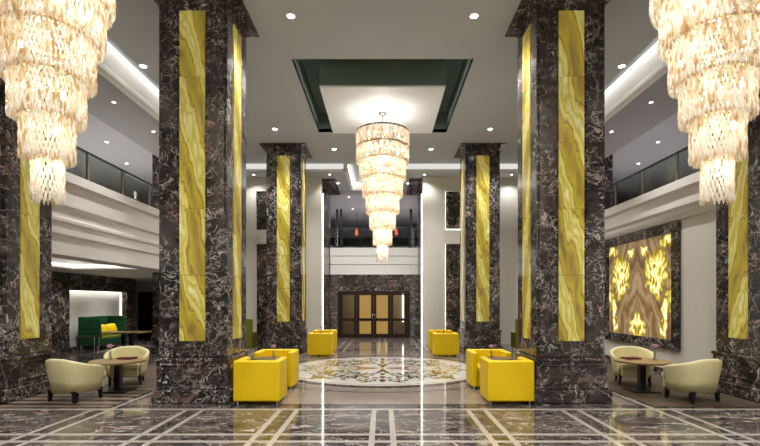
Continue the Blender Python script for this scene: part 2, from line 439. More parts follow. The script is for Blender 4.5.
# ------------------------------------------------------------------ ceilings
c = MB(); T = .12
rx, ry0, ry1 = 1.86, 9.37, 13.47
ctop = ZC+T
c.box(-5.14, -rx, -4, 16.5, ZC, ctop, M['ceiling']); c.box(rx, 5.14, -4, 16.5, ZC, ctop, M['ceiling'])
c.box(-rx, rx, -4, ry0, ZC, ctop, M['ceiling']); c.box(-rx, rx, ry1, 16.5, ZC, ctop, M['ceiling'])
struct(c, 'ceiling')
c = MB()
for s in (-1, 1):               # raised strip over the aisles
    x0, x1 = sorted((s*5.14, s*5.62)); c.box(x0, x1, -4, 16.5, 6.80, 6.9, M['ceiling'])
    x0, x1 = sorted((s*5.10, s*5.14)); c.box(x0, x1, -4, 16.5, ZC+T, 6.9, M['ceiling'])
struct(c, 'ceiling_aisle')
c = MB()
for s in (-1, 1):               # white cove fascia between aisle and gallery ceiling
    pr = [(s*5.52, 6.12), (s*5.60, 6.12), (s*5.60, 6.80), (s*5.42, 6.74), (s*5.42, 6.66), (s*5.48, 6.28), (s*5.46, 6.24), (s*5.46, 6.16)]
    c.sweep_y(pr, -4, 16.5, M['white'])
struct(c, 'trim_3')
c = MB()
for s in (-1, 1):
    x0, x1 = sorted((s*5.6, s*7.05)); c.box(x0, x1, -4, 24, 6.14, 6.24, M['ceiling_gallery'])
    x0, x1 = sorted((s*7.05, s*12)); c.box(x0, x1, -4, 24, 6.42, 6.52, M['gallery_pale'])
struct(c, 'ceiling_gallery')
g = MB(); th = .05; zt = 7.15    # the green recess
g.box(-rx-th, -rx, ry0-th, ry1+th, ctop-.1, zt, M['green_paint']); g.box(rx, rx+th, ry0-th, ry1+th, ctop-.1, zt, M['green_paint'])
g.box(-rx, rx, ry0-th, ry0, ctop-.1, zt, M['green_paint']); g.box(-rx, rx, ry1, ry1+th, ctop-.1, zt, M['green_paint'])
g.box(-rx-th, rx+th, ry0-th, ry1+th, zt, zt+.05, M['green_paint'])
struct(g, 'ceiling_recess')
pc, hs = 11.42, 1.375
g = MB(); g.box(-hs, hs, pc-hs, pc+hs, 6.33, zt, M['green_paint']); g.box(-hs, hs, pc-hs, pc+hs, 6.29, 6.33, M['panel'])
struct(g, 'ceiling_panel')
# beyond the nave: beam, soffit, tray
c = MB()
tx0, tx1, ty = -1.35, .75, 19.3
zs = 6.30
c.box(-6.2, tx0, 16.5, ty+6, zs, ZC+T, M['white']) if False else None
c.box(-7, tx0, 16.5, ty, zs, ZC, M['ceiling']); c.box(tx1, 7, 16.5, ty, zs, ZC, M['ceiling'])
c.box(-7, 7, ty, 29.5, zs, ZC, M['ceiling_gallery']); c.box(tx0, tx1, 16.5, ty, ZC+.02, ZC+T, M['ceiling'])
struct(c, 'ceiling_rear')
c = MB()
c.box(-5.5, tx0-.02, 16.46, 16.5, zs-.02, ZC, M['white']); c.box(tx1+.02, 5.5, 16.46, 16.5, zs-.02, ZC, M['white'])
c.box(tx0-.0, tx0+.10, 16.46, ty, zs-.03, ZC, M['white']); c.box(tx1-.10, tx1, 16.46, ty, zs-.03, ZC, M['white'])
c.box(tx0, tx1, ty-.12, ty-.001, zs-.03, ZC, M['white'])
struct(c, 'trim_4')
c = MB(); c.box(tx0+.11, tx1-.11, ty-.16, ty-.13, ZC-.06, ZC-.03, M['led']); c.box(tx0+.11, tx0+.14, 16.6, ty-.2, ZC-.06, ZC-.03, M['led'])
c.box(tx1-.14, tx1-.11, 16.6, ty-.2, ZC-.06, ZC-.03, M['led'])
c.box(-5.5, tx0-.05, 16.44, 16.46, ZC-.19, ZC-.01, M['cove_glow']); c.box(tx1+.05, 5.5, 16.44, 16.46, ZC-.19, ZC-.01, M['cove_glow'])  # weak glow laid over the beam face, put in for its lit white band
struct(c, 'trim_5')
# lounge ceiling under the left gallery (the gallery floor slab) and right slab
c = MB()
hx0, hx1, hy0, hy1 = -8.7, -6.9, 8.8, 13.0     # lit tray let into the lounge ceiling
c.box(-14, hx0, -4, 24, 2.53, 2.80, M['white']); c.box(hx1, -6.3, -4, 24, 2.53, 2.80, M['white'])
c.box(hx0, hx1, -4, hy0, 2.53, 2.80, M['white']); c.box(hx0, hx1, hy1, 24, 2.53, 2.80, M['white'])
c.box(-14, -6.3, -4, 24, 2.80, 4.0, M['white'])
struct(c, 'ceiling_left')
c = MB()
c.box(hx0+.01, hx0+.04, hy0+.02, hy1-.02, 2.60, 2.63, M['cove_glow2']); c.box(hx1-.04, hx1-.01, hy0+.02, hy1-.02, 2.60, 2.63, M['cove_glow2'])
c.box(hx0+.05, hx1-.05, hy1-.04, hy1-.01, 2.60, 2.63, M['cove_glow2']); struct(c, 'trim_15')
c = MB(); c.box(6.45, 12, -4, 24, 3.4, 4.0, M['gallery_pale']); struct(c, 'ceiling_right')

# gallery fascias
def fascia(s, low, name):
    pr = ([(0, 2.52), (0, 2.88), (.05, 2.92), (.05, 3.12), (.09, 3.16), (.09, 3.22), (.06, 3.25)] if low else [(0, 3.34), (.03, 3.38), (.03, 3.42)])
    pr += [(.06, 3.42), (.06, 3.52), (.12, 3.58), (.12, 3.88), (.20, 3.92), (.20, 4.10), (-.1, 4.10)] if not low else [(.06, 3.42), (.12, 3.47), (.12, 3.88), (.20, 3.92), (.20, 4.10), (-.1, 4.10)]
    pr += [(-.1, pr[0][1])]
    b = MB(); pts = [(s*(6.25-d), z) for d, z in pr]
    b.sweep_y(pts, -4, 17.4, M['fascia']); struct(b, name)
fascia(-1, True, 'trim_6'); fascia(1, False, 'trim_7')

# ------------------------------------------------------------------ walls
w = MB(); w.box(6.3, 6.45, -4, WB, 0, 3.45, M['cream']); struct(w, 'wall_right')
w = MB(); w.box(6.27, 6.3, 8.3, WB, 0, .12, M['marble']); struct(w, 'baseboard_right')
w = MB()
XL = -10.0; n0, n1, nz0, nz1 = 14.7, 18.0, .14, 1.98
w.box(XL-.45, XL, -4, n0, 0, 2.53, M['marble_wall']); w.box(XL-.45, XL, n1, 18.65, 0, 2.53, M['marble_wall'])
w.box(XL-.45, XL, n0, n1, nz1, 2.53, M['marble_wall']); w.box(XL-.45, XL, n0, n1, 0, nz0, M['marble_wall'])
struct(w, 'wall_left')
w = MB(); w.box(XL-.45, XL-.25, n0, n1, nz0, nz1, M['cream']); struct(w, 'wall_niche')
w = MB(); w.box(XL-.24, XL-.20, n0+.02, n1-.02, nz1-.05, nz1-.005, M['led_niche']); w.box(XL-.24, XL-.20, n1-.05, n1-.005, nz0, nz1-.06, M['led_niche'])
struct(w, 'trim_8')
w = MB(); w.box(-14, -6.3, 21, 21.15, 0, 2.53, M['cream']); w.box(-14.1, -14, -4, 21, 0, 2.53, M['cream']); struct(w, 'wall_lounge')
d = MB(); d.box(-11.12, -10.2, 20.95, 21.0, 0, 2.05, M['wood_dark']); dd = struct(d, 'door_2')
d = MB(); d.tube([(-10.32, 20.93, .95), (-10.32, 20.90, 1.0), (-10.32, 20.90, 1.15), (-10.32, 20.93, 1.2)], .012, M['steel']); d.obj('door_handle', dd)
w = MB(); w.box(-12.1, -12, -4, 24, 4.0, 6.5, M['gallery_pale']); w.box(-12, -6.2, 23.9, 24, 4.0, 6.5, M['gallery_pale']); struct(w, 'wall_gallery_left')
w = MB(); w.box(12, 12.1, -4, 24, 4.0, 6.5, M['gallery_pale']); w.box(6.2, 12, 23.9, 24, 4.0, 6.5, M['gallery_pale']); struct(w, 'wall_gallery_right')
w = MB(); w.box(-14, 14, -4.2, -4, 0, 7, M['cream']); struct(w, 'wall_rear')
# back wall with marble insets
w = MB()
PL0, PR1 = -2.95, 2.36          # pilaster outer edges
w.box(-6.2, -4.78, WB, WB+.2, 0, zs, M['cream']); w.box(4.44, 6.3, WB, WB+.2, 0, zs, M['cream'])
w.box(-4.78, PL0, WB, WB+.2, 5.8, zs, M['cream']); w.box(PR1, 4.44, WB, WB+.2, 5.8, zs, M['cream'])
w.box(-4.78, PL0, WB-.03, WB+.2, 3.80, 4.33, M['cream']); w.box(PR1, 4.44, WB-.03, WB+.2, 3.80, 4.33, M['cream'])
w.box(-6.25, -6.2, WB, 24, 0, zs, M['cream']); w.box(6.3, 6.35, WB, 24, 0, zs, M['cream'])
struct(w, 'wall_back')
w = MB()
w.box(-4.78, PL0, WB+.08, WB+.2, 0, 5.8, M['marble_wall']); w.box(PR1, 4.44, WB+.08, WB+.2, 0, 5.8, M['marble_wall'])
struct(w, 'wall_inset')
w = MB()
w.box(PL0, REC0, WB-.12, WB+.2, 0, zs, M['cream']); w.box(REC1, PR1, WB-.12, WB+.2, 0, zs, M['cream'])
struct(w, 'wall_pilaster')
w = MB()
w.box(REC0-.3, REC0-.04, WB+.2, DOORY+.2, 0, zs-.01, M['marble_wall']); w.box(REC1+.04, REC1+.3, WB+.2, DOORY+.2, 0, zs-.01, M['marble_wall'])
struct(w, 'wall_recess')
w = MB()
for sx, xe in ((-1, REC0), (1, REC1)):
    x0, x1 = sorted((xe-sx*.0, xe-sx*.5)); w.box(x0, x1, WB+.1, DOORY-.6, zs-.09, zs-.01, M['marble'])
struct(w, 'trim_9')
w = MB()   # LED edges
w.box(REC0+.002, REC0+.03, WB+.21, WB+.25, .02, 5.75, M['led']); w.box(REC1-.03, REC1-.002, WB+.21, WB+.25, .02, 5.75, M['led'])
for x in (PR1+.005, PL0-.025):
    w.box(x, x+.02, WB+.03, WB+.07, .02, 3.78, M['led']); w.box(x, x+.02, WB+.03, WB+.07, 4.36, 5.78, M['led'])
w.box(PR1, 4.44, WB+.03, WB+.06, 4.335, 4.355, M['led'])
struct(w, 'trim_10')
DX0, DX1, DZ = -1.98, 1.20, 2.08
w = MB()
w.box(REC0, DX0, DOORY, DOORY+.2, 0, 2.82, M['marble_wall']); w.box(DX1, REC1+.1, DOORY, DOORY+.2, 0, 2.82, M['marble_wall'])
w.box(DX0, DX1, DOORY, DOORY+.2, DZ, 2.82, M['marble_wall'])
struct(w, 'wall_door')
w = MB()
pr = [(0, 2.82), (0, 3.25), (.03, 3.28), (.03, 3.62), (.06, 3.65), (.06, 4.0), (-.25, 4.0), (-.25, 2.82)]
n = len(pr); vs = [(REC0-.02, DOORY-d, z) for d, z in pr]+[(REC1+.05, DOORY-d, z) for d, z in pr]
w.add(vs, [(i, (i+1) % n, (i+1) % n+n, i+n) for i in range(n)]+[tuple(range(n)), tuple(range(n, 2*n))], M['white'])
w.box(REC0-.1, REC1+.1, DOORY+.25, 29.5, 3.7, 3.98, M['ceiling_gallery'])
struct(w, 'trim_11')
# door set: frame, four glazed leaves
fr = MB(); fw = .09
fr.box(DX0, DX0+fw, DOORY-.04, DOORY+.12, 0, DZ, M['wood_dark']); fr.box(DX1-fw, DX1, DOORY-.04, DOORY+.12, 0, DZ, M['wood_dark'])
fr.box(DX0+fw, DX1-fw, DOORY-.04, DOORY+.12, DZ-.1, DZ, M['wood_dark'])
struct(fr, 'trim_12', bevel=.008)
lw = (DX1-DX0-2*fw)/4
for i in range(4):
    x0 = DX0+fw+i*lw+.004; x1 = x0+lw-.008; y0, y1 = DOORY, DOORY+.06; st = .115
    b = MB(); z1 = DZ-.104
    b.box(x0, x0+st, y0, y1, .01, z1, M['wood_dark']); b.box(x1-st, x1, y0, y1, .01, z1, M['wood_dark'])
    b.box(x0+st, x1-st, y0, y1, .01, .19, M['wood_dark']); b.box(x0+st, x1-st, y0, y1, .76, .88, M['wood_dark']); b.box(x0+st, x1-st, y0, y1, z1-.06, z1, M['wood_dark'])
    dr = struct(b, 'door_%d' % (i+3), bevel=.006)
    for za, zb in ((.19, .76), (.88, z1-.06)):
        b = MB(); b.box(x0+st, x1-st, y0+.02, y0+.032, za, zb, M['frosted'] if i in (1, 2) else M['glass']); b.obj('pane', dr)
    if i in (1, 2):
        xh = x1-.05 if i == 1 else x0+.05
        b = MB(); b.tube([(xh, y0, .82), (xh, y0-.05, .84), (xh, y0-.05, 1.05), (xh, y0, 1.07)], .013, M['steel']); b.obj('door_handle', dr)
# vestibule behind the glazed doors
w = MB(); w.box(-2.4, 1.7, 23.2, 23.3, 0, 2.8, M['table_wood']); w.box(-2.5, -2.4, 20.6, 23.2, 0, 2.8, M['table_brown']); w.box(1.7, 1.8, 20.6, 23.2, 0, 2.8, M['table_brown'])
w.box(-2.5, 1.8, 20.6, 23.3, 2.8, 2.9, M['ceiling']); w.box(1.0, 1.06, 23.1, 23.18, .6, 2.3, M['cove_glow2'])
struct(w, 'wall_vestibule')
# room over the doors
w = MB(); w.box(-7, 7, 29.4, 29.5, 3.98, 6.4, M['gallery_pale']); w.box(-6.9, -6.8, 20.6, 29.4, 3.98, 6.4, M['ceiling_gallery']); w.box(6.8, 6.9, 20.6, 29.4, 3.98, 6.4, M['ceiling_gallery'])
struct(w, 'wall_mezzanine')
w = MB(); w.box(-7, 7, 20.65, 29.4, 3.985, 4.0, M['gallery_pale']); struct(w, 'floor_mezzanine')
w = MB()
w.box(-6, 6, 29.28, 29.36, 5.02, 5.16, M['white']); w.box(-6, 6, 29.3, 29.38, 4.55, 4.62, M['white']); w.box(-6, 6, 29.25, 29.38, 5.2, 5.7, M['black'])
struct(w, 'trim_13')
w = MB()
for x in (-2.1, -1.93, 1.32): w.box(x-.05, x+.05, 21.3, 21.42, 4.0, 5.9, M['black'])
struct(w, 'trim_14')

# ------------------------------------------------------------------ columns
H = .52
def make_column():
    root = thing('marble_column', '', 'column', (0, 0, 0))
    b = MB()
    b.box(-H, H, -H, H, .70, ZC-.02, M['marble'])
    b.obj('shaft', root, bevel=.02, bseg=1)
    b = MB()                     # raised slabs that frame the lit panels
    for a in range(4):
        R = Matrix.Rotation(a*PI/2, 4, 'Z')
        for x0, x1 in ((-H+.015, -.235), (.235, H-.015)):
            q = MB(); q.box(x0, x1, -H-.022, -H+.002, .74, ZC-.05, M['marble'])
            b.add([R @ Vector(v) for v in q.v], q.f, M['marble'])
        for z0, z1 in ((.74, .96), (6.23, ZC-.05)):
            q = MB(); q.box(-.2351, .2351, -H-.022, -H+.002, z0, z1, M['marble'])
            b.add([R @ Vector(v) for v in q.v], q.f, M['marble'])
    b.obj('cladding', root)
    b = MB(); b.box(-.62, .62, -.62, .62, 0, .22, M['marble']); b.obj('base_step', root, bevel=.025, bseg=2)
    b = MB(); b.box(-.56, .56, -.56, .56, .22, .69, M['marble'])
    for a in range(4):           # picture-frame moulding on each plinth face
        R = Matrix.Rotation(a*PI/2, 4, 'Z')
        for bx in ((-.48, .48, .585, .61), (-.48, .48, .31, .335), (-.48, -.455, .335, .585), (.455, .48, .335, .585)):
            q = MB(); q.box(bx[0], bx[1], -.575, -.55, bx[2], bx[3], M['marble'])
            b.add([R @ Vector(v) for v in q.v], q.f, M['marble'])
    b.obj('plinth', root, bevel=.006, bseg=1)
    b = MB(); b.box(-.585, .585, -.585, .585, .66, .715, M['marble']); b.box(-.57, .57, -.57, .57, .22, .255, M['marble']); b.obj('plinth_moulding', root, bevel=.015)
    b = MB(); b.box(-.72, .72, -.72, .72, ZC-.035, ZC-.002, M['marble']); b.box(-.56, .56, -.56, .56, ZC-.14, ZC-.036, M['marble']); b.obj('capital', root, bevel=.006, bseg=1)
    for a in range(4):
        R = Matrix.Rotation(a*PI/2, 4, 'Z'); b = MB()
        zz = [.98+5.23*i/5 for i in range(6)]
        for i in range(5):
            q = MB(); q.box(-.20, .20, -H-.03, -H-.004, zz[i]+.003, zz[i+1]-.003, M['onyx']); b.add([R @ Vector(v) for v in q.v], q.f, M['onyx'])
            for sx in (-.17, .17):
                for z in (zz[i]+.05, zz[i+1]-.05):
                    q = MB(); q.box(sx-.008, sx+.008, -H-.036, -H-.029, z-.008, z+.008, M['brass']); b.add([R @ Vector(v) for v in q.v], q.f, M['brass'])
        b.obj('onyx_panel', root)
    return root
proto = make_column()
col_spots = [(-3.01, R1, 'near dark marble column left of the aisle, yellow onyx strip, yellow armchair at its foot'),
             (2.99, R1, 'near dark marble column right of the aisle, yellow onyx strip, yellow armchair at its foot'),
             (-3.12, R2, 'slimmer-looking distant marble column left of the hanging centre chandelier and doors'),
             (3.16, R2, 'slimmer-looking distant marble column right of the hanging centre chandelier and doors'),
             (-6.53, R1, 'outer marble column behind the left chandelier, beside the cream tub chairs and green sofa'),
             (6.58, R1, 'outer marble column behind the right chandelier, beside the lit stone picture'),
             (-6.72, R2, 'outer column mostly hidden behind the near left column, by the gallery railing end'),
             (6.72, R2, 'outer column mostly hidden behind the near right column, by the gallery railing end')]
for i, (x, y, lab) in enumerate(col_spots):
    o = proto if i == 0 else copy_tree(proto)
    o.location = (x, y, 0); o['label'] = lab; o['group'] = 'marble columns with yellow onyx strips'; o['kind'] = 'thing'

# ------------------------------------------------------------------ chandeliers
def drop_shape(tw):
    """twisted lozenge drop, unit length along -z"""
    rings = [(.0, .0), (.12, .55), (.42, 1.0), (.78, .75), (1.0, .0)]
    vs = []; fs = []; k = 4
    vs.append((0, 0, 0))
    for j, (t, r) in enumerate(rings[1:-1]):
        for i in range(k):
            a = 2*PI*i/k+tw*t; vs.append((r*math.cos(a), r*math.sin(a)*.65, -t))
    vs.append((0, 0, -1))
    for i in range(k): fs.append((0, 1+i, 1+(i+1) % k))
    for j in range(2):
        o = 1+j*k
        for i in range(k): fs.append((o+i, o+k+i, o+k+(i+1) % k, o+(i+1) % k))
    o = 1+2*k
    for i in range(k): fs.append((o+i, 1+3*k, o+(i+1) % k))
    return vs, fs
DV, DF = drop_shape(1.1)
def drop_mesh_into(b, x, y, z, l, w, a):
    ca, sa = math.cos(a), math.sin(a)
    b.add([(x+(vx*w)*ca-(vy*w)*sa, y+(vx*w)*sa+(vy*w)*ca, z+vz*l) for vx, vy, vz in DV], DF, M['crystal'])
def chandelier(label, loc, tiers, dl, dw, pitch, power, cam_dir, top_rod, tex_rows=1.0):
    root = thing('crystal_chandelier', label, 'chandelier', loc, 0, 'tiered crystal chandeliers')
    ztop = tiers[0][1]
    ld = bpy.data.lights.new('ceiling_fill_light', 'POINT'); ld.energy = power*.3; ld.color = (1, .97, .92); ld.shadow_soft_size = .1  # extra point light, added to brighten the ceiling above the tiers
    lo = bpy.data.objects.new('ceiling_fill', ld); COL.objects.link(lo); lo.parent = root; lo.location = (0, 0, ztop-.08)
    b = MB(); b.lathe([(0, ZP-.001), (.10, ZP-.001), (.10, ZP-.03), (.05, ZP-.06), (0, ZP-.06)], M['steel'], 24, cap=False); b.obj('ceiling_rose', root)
    b = MB(); b.tube([(0, 0, ZP-.05), (0, 0, tiers[-1][2]+.12)], .012, M['steel'])
    for a in range(3): b.tube([(0, 0, ZP-.10), (tiers[0][0]*.9*math.cos(a*2.1), tiers[0][0]*.9*math.sin(a*2.1), ztop+.02)], .004, M['steel'], 6)
    b.obj('suspension_rod', root)
    drops = []
    for ti, (r, z1, z0) in enumerate(tiers):
        b = MB(); rb = .028
        b.lathe([(r-.03, z1-.02), (r+.004, z1-.02), (r+.004, z1+.012), (r-.03, z1+.012), (r-.03, z1-.02)], M['black'] if ti == 0 else M['brass'], 48, cap=False, smooth=False)
        for a in range(4): b.tube([(0, 0, z1), ((r-.02)*math.cos(a*PI/2), (r-.02)*math.sin(a*PI/2), z1)], .006, M['brass'], 6)
        b.obj('tier_ring', root)
        nb = max(3, int(r*9)); bb = MB()
        for i in range(nb):
            a = 2*PI*i/nb+.3*ti; rr = r*.62
            bb.lathe([(0, z1-.05), (.012, z1-.055), (.012, z1-.085), (.018, z1-.10), (.018, z1-.13), (0, z1-.15)], M['bulb'], 8, (rr*math.cos(a), rr*math.sin(a)), cap=False)
        bb.obj('bulbs', root)['kind'] = 'stuff'
        ld = bpy.data.lights.new('chandelier_glow', 'POINT'); ld.energy = power*(r+.015); ld.color = (1, .965, .91); ld.shadow_soft_size = min(.12, r*.5)
        lo = bpy.data.objects.new('glow', ld); COL.objects.link(lo); lo.parent = root; lo.location = (0, 0, z0+(z1-z0)*.55)
        rows = max(2, round((z1-z0)/pitch)); n = max(9, int(2*PI*r/dw))
        for k in range(rows):
            z = z1-k*(z1-z0-dl*.35)/rows
            for i in range(n):
                a = 2*PI*(i+(.5 if k % 2 else 0))/n+random.uniform(-.008, .008)
                rj = r+random.uniform(-.006, .006)
                drops.append((rj*math.cos(a), rj*math.sin(a), z+random.uniform(-.008, .008), a+PI/2+random.uniform(-.25, .25), ti, k == rows-1, math.cos(a)*cam_dir[0]+math.sin(a)*cam_dir[1]))
        # short inner fringe closing the underside
        if ti:
            pr = tiers[ti-1][0]
            m = max(1, int((pr-r)/dw/1.3))
            for j in range(m):
                rr = r+(pr-r)*(j+.5)/m; nn = max(9, int(2*PI*rr/dw/1.3))
                for i in range(nn):
                    a = 2*PI*(i+.5*j)/nn
                    drops.append((rr*math.cos(a), rr*math.sin(a), z1+.02+random.uniform(-.01, .01), a, ti, False, -1))
    # the hundred drops that show largest: facing the viewer, lowest rows first
    key = sorted(range(len(drops)), key=lambda i: (drops[i][2]+loc[2]) - 1.5*drops[i][6])
    big = set(key[:100])
    rest = MB(); m0 = None
    for i, (x, y, z, a, ti, low, f) in enumerate(drops):
        l, w_ = dl*random.uniform(.95, 1.05), dw*.44
        if i in big:
            q = MB(); drop_mesh_into(q, 0, 0, 0, l, w_, a)
            q.obj('crystal_drop', root, loc=(x, y, z), fix=False)
        else: drop_mesh_into(rest, x, y, z, l, w_, a)
    o = rest.obj('crystal_drops', root, fix=False); o['kind'] = 'stuff'
    return root
# centre chandelier
ZP = 6.29
zs_ = [5.80, 5.42, 5.02, 4.60, 4.19, 3.78, 3.39, 3.00, 2.58]
rs = [.655, .650, .575, .495, .41, .32, .23, .135]
tiers = [(r, zs_[i]+(.06 if i > 1 else 0), zs_[i+1]) for i, r in enumerate(rs)]
chandelier('whole crystal chandelier hanging from the white ceiling panel above the medallion', (0, pc, 0), tiers, .080, .034, .062, 25, (0, -1), .3)
ZP = 6.55
for s, lab in ((-1, 'large crystal chandelier cut by the left edge, in front of the outer column'), (1, 'large crystal chandelier cut by the right edge, over the lit stone picture side')):
    chandelier(lab, (s*3.345, 4.60, 0), tiers, .092, .036, .066, 10, (-s*.59, -.81), .3)

# ------------------------------------------------------------------ downlights
dl_n = [0]
def downlight(x, y, z, label, r=.085, power=90, spot=2.2):
    root = thing('ceiling_downlight', label, 'downlight', (x, y, z), 0, 'round ceiling downlights')
    b = MB(); b.lathe([(r*.72, -.001), (r*.78, -.010), (r, -.008), (r*1.02, -.0005)], M['white'], 20, cap=False); b.obj('trim_ring', root)
    b = MB(); b.lathe([(0, -.004), (r*.74, -.004)], M['lens'], 20, cap=False); b.obj('lens', root)
    if power:
        ld = bpy.data.lights.new('downlight_beam', 'SPOT'); ld.energy = power; ld.spot_size = spot; ld.spot_blend = .7; ld.color = (1, .99, .975); ld.shadow_soft_size = .06
        lo = bpy.data.objects.new('beam', ld); COL.objects.link(lo); lo.parent = root; lo.location = (0, 0, -.03)
side = {-1: 'left', 1: 'right'}
PW = 420
for s in (-1, 1):
    sd = side[s]
    inner = 'near inner corner of the front %s column capital' % sd
    downlight(s*1.585, 7.96, ZC, 'bright ceiling downlight beside the top of the near %s column, before the green recess' % sd, power=PW)
    downlight(s*3.08, 13.16, ZC, 'bright ceiling downlight just before the distant %s column capital' % sd, power=PW)
    downlight(s*1.57, 14.9, ZC, 'bright ceiling downlight behind the green recess, %s of the centre chandelier' % sd, power=PW)
    downlight(s*5.02, 9.65, ZC, 'bright ceiling downlight at the ceiling edge next to the white cove over the %s aisle' % sd, power=PW, spot=1.35)
    downlight(s*6.1, 10.45, 6.14, 'small downlight in the dark %s gallery ceiling, close to the chandelier edge' % sd, .05, 130)
    downlight(s*6.1, 12.25, 6.14, 'small downlight in the dark %s gallery ceiling, close to the near column' % sd, .05, 130)
    downlight(s*8.3, 13.85, 6.42, 'small downlight in the paler %s gallery ceiling, the nearer above the railing' % sd, .06, 260)
    downlight(s*8.9, 16.0, 6.42, 'small downlight in the paler %s gallery ceiling, the farther above the railing' % sd, .06, 260)
    downlight(s*4.75 if s < 0 else 4.75, 16.95, zs, 'small downlight in the rear soffit above the pale wall beyond the distant %s column' % sd, .05, 60)
    downlight(s*1.75-.2, 16.95, zs, 'small downlight in the rear soffit between distant %s column and centre chandelier' % sd, .05, 60)
for (x, y, lab) in ((-1.75, 18.2, 'small soffit downlight left of the white tray, beside the left marble reveal'), (1.0, 18.2, 'small soffit downlight right of the chandelier, beside the right marble reveal'),
                    (-1.5, 20.6, 'small mezzanine ceiling downlight above the left end of the rear railing'), (.75, 20.6, 'small mezzanine ceiling downlight above the right end of the rear railing'),
                    (-1.5, 23.2, 'tiny mezzanine downlight deep behind the left railing post'), (.8, 23.2, 'tiny mezzanine downlight deep behind the right railing post')):
    downlight(x, y, zs, lab, .05, 330)
for (x, y, lab) in ((-9.2, 14.2, 'lounge ceiling downlight in front of the dark wall, farthest left above green sofa'), (-8.9, 16.6, 'lounge ceiling downlight above the sofa end of the lit niche'), (-8.1, 15.9, 'lounge ceiling downlight nearest the near left column')):
    downlight(x, y, 2.53, lab, .05, 105)
# lamps of the bays behind the camera (same ceiling, out of the picture)
for x in (-4.2, -1.6, 1.6, 4.2):
    for y in (-1.5, 1.5, 4.2):
        ld = bpy.data.lights.new('front_bay_downlight', 'SPOT'); ld.energy = PW; ld.spot_size = 2.2; ld.spot_blend = .7; ld.color = (1, .99, .975); ld.shadow_soft_size = .06
        lo = bpy.data.objects.new('front_bay_downlight', ld); COL.objects.link(lo); lo.location = (x, y, ZC-.03)

# cove light hidden above the ceiling panel and aisle coves
def area(name, loc, sx, sy, power, rot=(0, 0, 0), col=(1, .99, .97)):
    ld = bpy.data.lights.new(name, 'AREA'); ld.shape = 'RECTANGLE'; ld.size = sx; ld.size_y = sy; ld.energy = power; ld.color = col
    lo = bpy.data.objects.new(name, ld); COL.objects.link(lo); lo.location = loc; lo.rotation_euler = rot
for s in (-1, 1):
    area('aisle_cove_light', (s*5.2, 6.5, 6.76), .06, 18, 34, (0, -s*1.2, 0))
area('niche_light', (XL-.12, 16.35, 1.95), .1, 3.0, 5)
area('vestibule_light', (-.35, 22, 2.75), 2.5, 1.0, 45)
for s in (-1, 1):
    area('recess_cove_light', (s*1.6, pc, 6.9), .05, 3.5, 5, (0, 0, 0))

# ------------------------------------------------------------------ railings
def railing(name, label, x0, x1, y, z, posts, h, along='x', top=M['black'], lean=0):
    """glass balustrade built along local X then turned"""
    root = thing(name, label, 'railing', (0, 0, 0))
    def P3(u, v, w): return (u, y+v, z+w) if along == 'x' else (y+v, u, z+w)
    def bx(b, u0, u1, v0, v1, w0, w1, m):
        a, c_ = P3(u0, v0, w0), P3(u1, v1, w1); b.box(min(a[0], c_[0]), max(a[0], c_[0]), min(a[1], c_[1]), max(a[1], c_[1]), a[2], c_[2], m)
    b = MB(); bx(b, x0, x1, -.03, .03, h-.045, h, top); b.obj('handrail', root, bevel=.01)
    b = MB(); bx(b, x0, x1, -.015, .015, .03, .06, M['black']); b.obj('bottom_rail', root)
    for u in posts:
        b = MB(); bx(b, u-.022, u+.022, -.022, .022, 0, h-.045, M['steel'] if along == 'y' else M['black']); b.obj('post', root)
    ps = [x0]+list(posts)+[x1]
    for a, c_ in zip(ps[:-1], ps[1:]):
        if c_-a < .1: continue
        b = MB(); bx(b, a+.03, c_-.03, -.005, .005, .06, h-.046, M['glass']); b.obj('glass_pane', root)
for s in (-1, 1):
    railing('glass_railing', 'glass balustrade with black handrail on the %s gallery above the %s' % (side[s], 'lounge' if s < 0 else 'stone picture'),
            8.42, 14.4, s*6.17, 4.10, [8.5, 9.62, 10.9, 12.15, 13.4], .64, 'y')
railing('glass_railing', 'black-framed glass railing on the rear balcony above the doors', REC0, REC1, DOORY+.08, 4.0, [-1.8, -1.0, -.3, .4, 1.15], .92, 'x')
for x, lab in ((-1.35, 'red pendant lamp behind the rear railing, left of the chandelier'), (.72, 'red pendant lamp behind the rear railing, right of the chandelier')):
    r = thing('red_pendant_lamp', lab, 'lamp', (x*1.0, 24.0, 5.1), 0, 'red pendant lamps upstairs')
    b = MB(); b.lathe([(.05, .30), (.08, .05), (.08, 0), (.07, 0), (.04, .28)], M['red_lamp'], 16, cap=False); b.obj('lamp_shade', r)
    b = MB(); b.tube([(0, 0, .3), (0, 0, 1.2)], .008, M['black']); b.obj('cord', r)

# ------------------------------------------------------------------ backlit picture
AY0, AY1, AZ0, AZ1 = 9.70, 12.92, .56, 3.32
root = thing('backlit_stone_picture', 'large glowing mirrored yellow and brown onyx picture in a dark marble frame on the wall', 'picture', (6.3, 0, 0))
b = MB(); t_ = .22
b.box(-.09, 0, AY0, AY1, AZ1-t_, AZ1, M['marble']); b.box(-.09, 0, AY0, AY1, AZ0, AZ0+t_, M['marble'])
b.box(-.09, 0, AY0, AY0+t_, AZ0+t_, AZ1-t_, M['marble']); b.box(-.09, 0, AY1-t_, AY1, AZ0+t_, AZ1-t_, M['marble'])
b.obj('picture_frame', root, bevel=.02)
M['art'] = bookmatch('bookmatched_onyx', (AY0+AY1)/2, (AY1-AY0)/2-t_, AZ0+t_, AZ1-t_, .62)
b = MB(); b.box(-.04, -.01, AY0+t_, AY1-t_, AZ0+t_, AZ1-t_, M['art']); b.obj('stone_panel', root)

